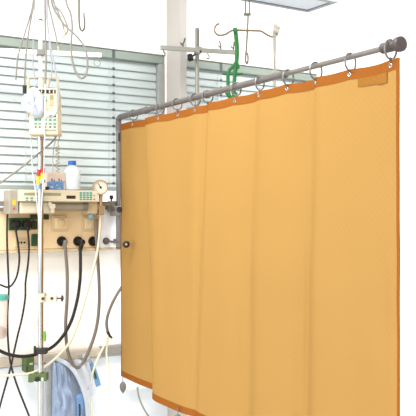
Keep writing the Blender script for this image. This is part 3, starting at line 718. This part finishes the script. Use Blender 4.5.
f2, nn = strip([(84.3, 354, .08), (88.6, 360, .122), (90.2, 363.4, .125)], .125, .024); sheet(f2, 1, nn, .0055, 'white_end', M['whitepaper'], pk)
f, nn = strip([(79, 394, .165), (80, 410, .168), (79.5, 428, .16)], .16, .034)
e3 = thing('blue_packet', W(79, 428, .16), 'blue packet showing low inside the plastic bag', 'packet'); pk = sheet(f, 2, nn, .003, 'packet', M['bluepaper'], e3)
f2, nn = strip([(79.5, 404, .170), (79.8, 412, .172), (79.5, 418, .170)], .17, .01); sheet(f2, 1, nn, .002, 'dark_print', M['dark'], pk)

# trunking and cable seen under the curtain
e = thing('cable_trunking', W(140, 390, .05), 'white wall trunking box seen under the curtain hem', 'trunking')
b = MB(); b.wbox(129, 379.5, 158, 388.5, .06, .048); b.build('cover', M['whitemetal'], e, bevel=.004)
cable('grey_lead', 'grey cable dropping from the trunking under the curtain hem', 'cable', M['devgrey'], .005, [(137.6, 387, .065), (138.5, 395, .07), (141.5, 404, .07), (147, 414, .07), (156, 426, .06), (164, 440, .03)], n=.07)

# ================================================================== CURTAIN RAIL
A = C(122, 116.5, 4.28); B = C(401, 44.0, 2.386); B.z = A.z
E = (B - A); LEN = E.length; E.normalize()
NM = E.cross(UP).normalized()
if NM.dot(CAM - A) < 0: NM = -NM
def onrail(px):                               # distance along the rail whose image column is px (offset m towards the viewer side)
    return solve(px, 0)
def solve(px, m):
    xr = (px - 208) / FPX
    o = A + NM * m - CAM
    # (o + E s).R = xr (o + E s).F
    return (xr * o.dot(F_) - o.dot(R_)) / (E.dot(R_) - xr * E.dot(F_))
def rp(s, m=0, dz=0): return A + E * s + NM * m + UP * dz
polex = rp(-.05)
e = thing('curtain_rail', V((polex.x, polex.y, 1.25)), 'grey telescopic curtain rail swinging out from the wall above the orange curtain', 'curtain rail')
s1 = onrail(146); s2 = onrail(207); s3 = onrail(284); s4 = onrail(383)
b = MB(); b.tube([rp(-.005), rp(s1)], .0165, 18, spline=False); b.build('outer_sleeve', M['rail'], e)
b = MB(); b.tube([rp(s1 - .03), rp(s3)], [.0142, .0135], 18, spline=False); b.build('middle_tube', M['rail'], e)
b = MB(); b.tube([rp(s3 - .03), rp(s4 + .02)], .0098, 18, spline=False); b.build('inner_tube', M['railthin'], e)
for s_, r_ in ((onrail(133), .019), (s1, .019), (onrail(162), .018), (s2, .0185), (s3, .016)):
    b = MB(); b.lathe(rp(s_ - .012), E, [(r_ - .003, 0), (r_, .003), (r_, .021), (r_ - .003, .024)], 20); b.build('collar', M['rail'], e)
b = MB(); b.lathe(rp(s4 - .004), E, [(.013, 0), (.0175, .003), (.0175, .062), (.0235, .070), (.0245, .080), (.0235, .088), (.018, .091), (.001, .091)], 28); b.build('end_cap', M['cap'], e)
b = MB(); b.tube([rp(0), rp(-.022, 0, -.001), rp(-.042, 0, -.010), rp(-.050, 0, -.030), rp(-.05, 0, -.075)], .0165, 16); b.build('elbow', M['rail'], e)
zpb = C(117, 247, 4.33).z
b = MB(); b.tube([rp(-.05, 0, -.06), V((polex.x, polex.y, zpb))], .0135, 18, spline=False); b.build('upright_pole', M['railthin'], e)
b = MB(); b.tube([V((polex.x, polex.y, zpb)), V((polex.x, polex.y, zpb - .012))], [.015, .012], 18, spline=False); b.build('pole_foot', M['rail'], e)
tp_ = (polex - CAM).dot(F_)
b = MB(); b.fbox(118.2, 133, 120.2, 141, tp_ - .016, .02); b.build('stop_pin', M['black'], e)
b = MB(); b.fbox(107.2, 201, 115.2, 212, tp_ - .03, .06); b.fbox(110, 206, 121.6, 216, tp_ - .03, .06); cl = b.build('clamp', pbr('clamp_grey', (128, 122, 112), .45, metal=.3), e, bevel=.004)
b = MB(); b.tube([C(111.4, 202, tp_ - .01), C(111.4, 198, tp_ - .01)], .005, 10, spline=False); b.lathe(C(111.4, 199.2, tp_ - .01), UP, [(.008, 0), (.011, .004), (.011, .018), (.007, .022)], 14); b.build('knob', M['black'], cl)
b = MB(); b.lathe(C(119.8, 209.4, tp_ - .028), -F_, [(.011, 0), (.0155, .004), (.0155, .016), (.012, .019), (.001, .019)], 18); b.build('knob', M['black'], cl)
wl = C(112, 206, tp_); b = MB(); b.box(wl.x - .03, wl.x + .012, wl.y, -.07, wl.z - .02, wl.z + .02); b.build('wall_bracket', M['rail'], e, bevel=.003)
b = MB(); b.tube([C(107, 241, tp_ - .002), C(126, 243.7, tp_ - .20)], .006, 10, spline=False); axl = b.build('pivot_axle', M['rail'], e)
b = MB(); b.lathe(C(106.2, 241, tp_ - .002), (-F_ * .8 - R_ * .4), [(.012, -.012), (.019, -.008), (.0205, 0), (.019, .008), (.012, .012)], 20); b.build('grey_knob', M['rail'], axl)
b = MB(); b.lathe(C(126.3, 244.3, tp_ - .20), -F_, [(.014, -.010), (.0195, -.006), (.0195, .006), (.015, .009), (.008, .009), (.0075, .004), (.001, .004)], 22); b.build('black_knob', M['black'], axl)
b = MB(); b.lathe(C(126.3, 244.3, tp_ - .207), -F_, [(.0055, 0), (.0055, .004), (.001, .004)], 12); b.build('knob_centre', M['brass'], axl)
b = MB(); b.box(polex.x - .012, polex.x + .012, polex.y, -.07, zpb + .02, zpb + .045); b.build('lower_bracket', M['rail'], e, bevel=.003)

# ================================================================== CURTAIN
ctrl = [  # image column and offset at the top, image column and offset at the bottom
    (121.0, .000, 121.2, .000), (133, .004, 137, -.012), (144, -.008, 150.5, -.030), (147.5, -.014, 156, -.038),
    (147.2, .004, 156, .015), (145.2, .016, 152.6, .066), (150, .018, 157, .078), (161, .006, 168, .074), (178, -.006, 181, .066),
    (195, .000, 189, .056), (204, -.010, 193, .048), (210, -.014, 195, .046), (208.6, .010, 197, .048), (213, .014, 201, .052), (235, .004, 222, .040),
    (250, -.004, 243, .006), (256, -.006, 249, .000), (263, .008, 258, .030), (287, .004, 285, .012), (308, -.012, 301, -.016), (314, -.012, 307, -.018), (321, .010, 316, .022),
    (350, .002, 350, .006), (378, -.008, 380, .012), (391, -.002, 393, .008), (399.4, .000, 399.6, .000)]
TOPc = catmull([rp(solve(a, m), m) for a, m, _, _ in ctrl], 9)
BOTc = catmull([rp(solve(a, m), m) for _, _, a, m in ctrl], 9)
for arr in (TOPc, BOTc):
    for p in arr: p.z = 0
NS = len(TOPc) - 1
ZT = A.z - .042; ZBt = .552
gcols = [132.7, 158.5, 178, 195, 210, 235, 259, 287.5, 316, 350, 391]
gs = [onrail(x) for x in gcols]
def drop(p):                                   # the top edge sags a little between the rings
    s = (V((p.x, p.y, A.z)) - A).dot(E)
    lo = max([g for g in gs if g <= s], default=None); hi = min([g for g in gs if g > s], default=None)
    if lo is None or hi is None: return 0
    k = (s - lo) / (hi - lo); return -.005 * math.sin(PI * k) * min(1, (hi - lo) / .2)
def surf(i, v):                                # i: column index 0..NS (float), v: 0 bottom, 1 top
    j = min(int(i), NS - 1); k = i - j
    t = TOPc[j].lerp(TOPc[j + 1], k); bt = BOTc[j].lerp(BOTc[j + 1], k)
    p = bt.lerp(t, max(0, v) ** 1.25)
    zt = ZT + drop(t)
    s = i / NS
    zb = ZBt - .010 * math.sin(PI * min(1, s * 5))
    z = zb + (zt - zb) * v
    w_ = noise.noise(V((i * .12, v * 3.0, 2))) * .006 * (1 - v * .4) + noise.noise(V((i * .05 + 9, v * 7.0, 5))) * .004
    q = p + NM * (w_ * math.sin(PI * min(1, v * 1.02)))
    return V((q.x, q.y, z))
def cloth(i0, i1, v0, v1, ni, nv, off, th, name, mat, parent, smooth=True):
    G = []
    for jj in range(nv + 1):
        row = []
        for ii in range(ni + 1):
            i = i0 + (i1 - i0) * ii / ni; v = v0 + (v1 - v0) * jj / nv
            a = surf(max(0, i - .3), v); b_ = surf(min(NS, i + .3), v)
            d = (b_ - a); d.z = 0; nn_ = d.cross(UP).normalized()
            row.append((surf(i, v), nn_))
        G.append(row)
    vs = []
    for sgn in (1, -1):
        for row in G:
            for p, nn_ in row: vs.append(p + nn_ * (off + sgn * th / 2))
    S = (ni + 1) * (nv + 1); fs = []
    for jj in range(nv):
        for ii in range(ni):
            a = jj * (ni + 1) + ii; q = (a, a + 1, a + ni + 2, a + ni + 1); fs.append(q); fs.append(tuple(x + S for x in reversed(q)))
    for ii in range(ni):
        for a in (ii, nv * (ni + 1) + ii): fs.append((a, a + 1, a + 1 + S, a + S))
    for jj in range(nv):
        for a in (jj * (ni + 1), jj * (ni + 1) + ni): fs.append((a, a + ni + 1, a + ni + 1 + S, a + S))
    b = MB(); b.add(vs, fs, smooth); return b.build(name, mat, parent)
cb = (TOPc[0] + TOPc[-1]) / 2
e = thing('privacy_curtain', V((cb.x, cb.y, ZBt)), 'long orange privacy curtain with darker hems hanging from the grey rail', 'curtain')
cloth(0, NS, 0, 1, NS, 48, 0, .0006, 'cloth', M['orange'], e)
hv = .035 / (ZT - ZBt)
cloth(0, NS, 1 - hv, 1.0004, NS, 2, 0, .0034, 'top_hem', M['hem'], e)
cloth(0, NS, -.0004, hv * .9, NS, 2, 0, .0034, 'bottom_hem', M['hem'], e)
def idx_at(px, row=TOPc, start=NS):            # column index near the free end at an image column
    best = None
    for i in range(NS + 1):
        p = row[i]; d = p - CAM; x = 208 + FPX * d.dot(R_) / d.dot(F_)
        if best is None or abs(x - px) < best[0]: best = (abs(x - px), i)
    return best[1]
cloth(NS - 3.4, NS, hv * .92, 1 - hv, 2, 48, 0, .0034, 'side_hem', M['hem'], e)
cloth(0, .35, hv * .92, 1 - hv, 1, 48, 0, .0034, 'side_hem', M['hem'], e)
def frac(px):
    i = idx_at(px); d = lambda p: 208 + FPX * (p - CAM).dot(R_) / (p - CAM).dot(F_)
    best = (9, i)
    for k in range(-20, 21):
        q = min(max(i + k / 10, 0), NS); p = surf(q, .98); p = V((p.x, p.y, 0)); x = d(p)
        if abs(x - px) < best[0]: best = (abs(x - px), q)
    return best[1]
i0, i1, i2 = frac(358.2), frac(380), frac(387.6)
sgn = 1
d_ = surf(NS, .9) - surf(NS - 2, .9); d_.z = 0
nsgn = 1 if d_.cross(UP).dot(NM) > 0 else -1
va = 1 - .031 / (ZT - ZBt); 
cloth(i0, i1, va - .0225, va - .002, 6, 4, nsgn * .0022, .001, 'repair_patch', M['patch'], e)
cloth(frac(378.6), i2, va - .026, va - .002, 4, 4, nsgn * .0030, .001, 'repair_patch', M['patch'], e)
ordn = ['first', 'second', 'third', 'fourth', 'fifth', 'sixth', 'seventh', 'eighth', 'ninth', 'tenth', 'eleventh']
rails = lambda s: .0165 if s < s1 else (.0138 if s < s3 else (.0098 if s < s4 - .01 else .0185))
for k, (px, s) in enumerate(sorted(zip(gcols, gs), key=lambda x: -x[0])):
    i = frac(px); g = surf(i, 1 - .018 / (ZT - ZBt)); dd = surf(min(NS, i + .4), .98) - surf(max(0, i - .4), .98); dd.z = 0; gn = dd.cross(UP).normalized()
    if gn.dot(NM) < 0: gn = -gn
    b = MB(); b.torus(g + gn * .0022, gn, .0062, .0022, 18, 8); b.torus(g - gn * .0022, gn, .0062, .0022, 18, 8); b.lathe(g - gn * .0018, gn, [(.0052, 0), (.0052, .0036)], 12); b.build('grommet', M['chrome'], e)
    sR = (g - A).dot(E); rr = rails(sR); RR = .031 if rr < .012 or rr > .018 else .0275
    c = rp(sR, 0, rr + .0032 - RR)
    yaw = random.uniform(-.25, .25); ax_ = (E + NM * yaw).normalized()
    rg = thing('curtain_ring', c - UP * RR, 'grey curtain ring, %s from the dark capped rail end' % ordn[k], 'curtain ring', 'curtain rings on the grey rail')
    b = MB(); b.torus(c, ax_, RR, .0033, 36, 8, sq=.92); b.build('ring', M['ring'], rg)
    top = c - UP * (RR - .001)
    b = MB(); b.torus(top + UP * -.0015, ax_, .0052, .0024, 14, 8); b.tube([top - UP * .004, (top + g) / 2 + gn * .004, g + gn * .006 + UP * .004, g + gn * .003 - UP * .002], .0019, 6); b.build('link', M['ring'], rg)

def leaf(px, py, t, label, tail=.0):
    q = C(px, py, t)
    e = thing('curtain_weight', q - UP * .05, label, 'curtain weight', 'leaf shaped curtain weights')
    o = q
    out = [(0, .030), (.012, .020), (.019, .006), (.0185, -.012), (.011, -.028), (.001, -.042), (-.010, -.028), (-.018, -.012), (-.0185, .006), (-.011, .020)]
    pts = [o + R_ * a + UP * b_ for a, b_ in out]; n = len(pts)
    vs = pts + [o - F_ * .008 + R_ * a * .5 + UP * b_ * .6 for a, b_ in out] + [o + F_ * .008 + R_ * a * .5 + UP * b_ * .6 for a, b_ in out]
    fs = [(i, (i + 1) % n, (i + 1) % n + n, i + n) for i in range(n)] + [tuple(range(n, 2 * n))] + [((i + 1) % n, i, i + 2 * n, (i + 1) % n + 2 * n) for i in range(n)] + [tuple(range(2 * n, 3 * n))[::-1]]
    b = MB(); b.add(vs, fs, True); b.build('leaf', M['weight'], e, ang=70)
    b = MB(); b.tube([o + UP * .026, o + UP * .040, o + UP * .052], .0026, 8); b.torus(o + UP * .052, R_, .006, .0018, 14, 6); b.build('clip', M['ring'], e)
p = surf(.6, 0); t_ = (p - CAM).dot(F_)
leaf(122.8, 386.2, t_ - .005, 'grey leaf shaped weight at the wall end of the curtain hem')
i = frac(178); p = surf(76, 0); t_ = (p - CAM).dot(F_); px_ = 208 + FPX * (p - CAM).dot(R_) / t_; py_ = 208 - FPX * (p - CAM).z / t_
leaf(177.8, 419.5, 3.52, 'grey leaf shaped weight clipped under the second fold of the hem')

# ================================================================== HOOK ROD BEHIND THE CURTAIN
TH = 3.98
P0 = C(247.2, 0, TH)
e = thing('ceiling_hook', V((P0.x, P0.y, CEIL)), 'double armed steel hook hanging from above, holding the green strap', 'hook', 'steel hooks hanging from the ceiling')
b = MB(); zt_ = C(0, 14.5, TH).z
b.tube([V((P0.x, P0.y, CEIL)) + R_ * .011, V((P0.x, P0.y, zt_)) + R_ * .011], .0042, 10, spline=False); b.tube([V((P0.x, P0.y, CEIL)) - R_ * .009, V((P0.x, P0.y, zt_)) - R_ * .009], .0042, 10, spline=False); b.build('twin_rod', M['wire'], e)
b = MB(); q = C(247.2, 14.4, TH); b.obox(q, R_ * .019, F_ * .008, UP * .006); b.build('coupler', M['wire'], e, bevel=.002)
b = MB(); b.tube(ct([(248.2, 14, TH), (247.4, 30, TH), (246.4, 48, TH), (245.6, 57), (245.8, 62), (247.6, 63), (248, 58), (247.6, 53)], TH), .0050, 10); b.build('lower_rod', M['wire'], e)
arm = pbr('aged_brass_wire', (128, 114, 90), .4, metal=.5)
b = MB(); b.tube(ct([(219, 23.5), (216, 25.5), (214.4, 29.5), (216, 33.6), (220, 35.4), (226, 34), (231, 31), (236, 30.2), (247, 30.4)], TH - .012), .0052, 10); b.build('arm', arm, e)
b = MB(); b.tube(ct([(246, 30.4), (254, 30.7), (261, 31.2), (266, 34.2), (271, 36.6), (275, 36.6), (278, 33.5)], TH - .012), .0052, 10); b.build('arm', arm, e)
# green strap
e = thing('rubber_strap', C(235, 95, TH), 'green rubber head strap hanging on the left hook arm', 'strap')
t = TH - .02
b = MB(); b.tube(ct([(235, 27.8), (235.8, 34), (236.8, 44), (237, 54), (236.4, 63), (235.4, 70), (234.8, 75)], t), .0115, 12, flat=.45); b.torus(C(235, 31, t), R_, .012, .006, 18, 8); b.build('main_strap', M['strap'], e)
b = MB(); b.tube(ct([(236.4, 62), (233, 66.5), (229.6, 70), (228, 75), (228.2, 86), (229.4, 96), (233, 103)], t), .0095, 12, flat=.5); b.build('side_strap', M['strap'], e)
b = MB(); b.tube(ct([(235.2, 72), (234.4, 80), (234.2, 90), (233.4, 100)], t), .010, 12, flat=.5); b.build('side_strap', M['strap'], e)
b = MB(); b.tube(ct([(222.4, 73.6), (228, 74.2), (236, 74), (243, 74)], t), [.006, .0075], 10, flat=.6); b.build('cross_strap', M['strap'], e)
b = MB(); b.tube(ct([(236.5, 62), (238.4, 66), (238.6, 69)], t - .006), [.010, .004], 10, flat=.6); b.build('tab', M['strap'], e)
b = MB(); b.tube(ct([(226.5, 92), (229, 96), (234, 97), (237, 92.5)], t), [.010, .007], 10, flat=.7); b.build('lower_loop', M['strap'], e)
# clear giving set on the right arm
e = thing('infusion_set', C(275, 88, TH), 'crumpled clear tubing set hanging on the right hook arm', 'tube')
b = MB(); b.lathe(C(275.6, 33.5, TH - .02), UP + R_ * .2, [(.012, 0), (.017, .008), (.018, .022), (.021, .034), (.017, .046), (.006, .048)], 9, smooth=False); b.build('bunch', film('cloudy_plastic', (160, 154, 144), .85), e)
for dx, x1 in ((0, 274.4), (2.6, 275.6), (1.2, 273.6)):
    b = MB(); b.tube(ct([(273.2 + dx, 32), (273.6 + dx * .9, 44), (274 + dx * .5, 58), (x1, 74), (x1, 92), (x1 + .5, 120)], TH - .02), .0034, 8); b.build('tube', film('tube_film', (150, 143, 126), .75), e)

# ================================================================== LUMINAIRE AT TOP RIGHT
q = C(308, 12.6, 4.45)                         # far right lower corner
q2 = C(336.5, 3.0, 4.24)
x1, y1, z0 = q.x, q.y, q.z
y0 = y1 - .26; x0 = x1 - 1.25
e = thing('bed_light', V(((x0 + x1) / 2, (y0 + y1) / 2, z0)), 'flat rectangular grey lamp hanging above the hook and curtain', 'lamp')
b = MB(); b.box(x0, x1, y0, y0 + .03, z0, z0 + .07); b.box(x0, x1, y1 - .03, y1, z0, z0 + .07); b.box(x0, x0 + .03, y0 + .03, y1 - .03, z0, z0 + .07); b.box(x1 - .03, x1, y0 + .03, y1 - .03, z0, z0 + .07); b.box(x0 + .03, x1 - .03, y0 + .03, y1 - .03, z0 + .05, z0 + .07)
b.build('housing', M['lampbody'], e)
b = MB(); b.box(x0 + .03, x1 - .03, y0 + .03, y1 - .03, z0 + .006, z0 + .014); b.build('diffuser', M['diffuser'], e)
for u in (x0 + .2, x1 - .25):
    b = MB(); b.tube([V((u, (y0 + y1) / 2, z0 + .07)), V((u, (y0 + y1) / 2, CEIL))], .008, 10, spline=False); b.build('hanger', M['steel'], e)

# ================================================================== LIGHT
def area(name, loc, rot, sx, sy, power, col=(1, 1, 1)):
    l = bpy.data.lights.new(name, 'AREA'); l.shape = 'RECTANGLE'; l.size = sx; l.size_y = sy; l.energy = power; l.color = col
    o = bpy.data.objects.new(name, l); COL.objects.link(o); o.location = loc; o.rotation_euler = rot; return o
# unseen ceiling lamps, added to brighten the curtain and the wall
for k, (x, y, p_) in enumerate(((.6, -1.4, 60), (3.3, -1.5, 55), (.5, -4.6, 60))):
    e = thing('added_ceiling_light', V((x, y, CEIL - .04)), ['unseen luminaire added above the bed place', 'unseen luminaire added beyond the orange curtain', 'unseen luminaire added behind the viewer'][k], 'ceiling lamp', 'added unseen ceiling lamps')
    b = MB(); b.box(x - .65, x + .65, y - .35, y + .35, CEIL - .035, CEIL); b.build('housing', M['whitemetal'], e, bevel=.004)
    l = area('ceiling_fill_light', (x, y, CEIL - .05), (0, 0, 0), 1.2, .6, p_, (1, .99, .98))
sl = bpy.data.lights.new('side_fill_sun', 'SUN'); sl.energy = 2.1; sl.angle = math.radians(50); sl.color = (1, .99, .97)  # soft sun added from the open left side to even out the curtain
so = bpy.data.objects.new('side_fill_sun', sl); COL.objects.link(so); so.location = (-3, -2, 3)
so.rotation_euler = V((.93, .30, -.22)).to_track_quat('-Z', 'Y').to_euler()
wd = bpy.data.worlds.new('World'); SC.world = wd; wd.use_nodes = True
bg = wd.node_tree.nodes['Background']; bg.inputs[0].default_value = (.97, .985, 1, 1); bg.inputs[1].default_value = .9

cam = bpy.data.cameras.new('camera'); co = bpy.data.objects.new('camera', cam); COL.objects.link(co)
co.location = CAM; co.rotation_euler = (PI / 2, 0, -math.atan2(F_.x, F_.y))
cam.sensor_width = 36; cam.sensor_fit = 'HORIZONTAL'; cam.lens = FPX / 416 * 36
SC.camera = co
vs = SC.view_settings; vs.view_transform = 'Standard'; vs.look = 'None'; vs.gamma = 1; vs.exposure = .36; vs.use_curve_mapping = False
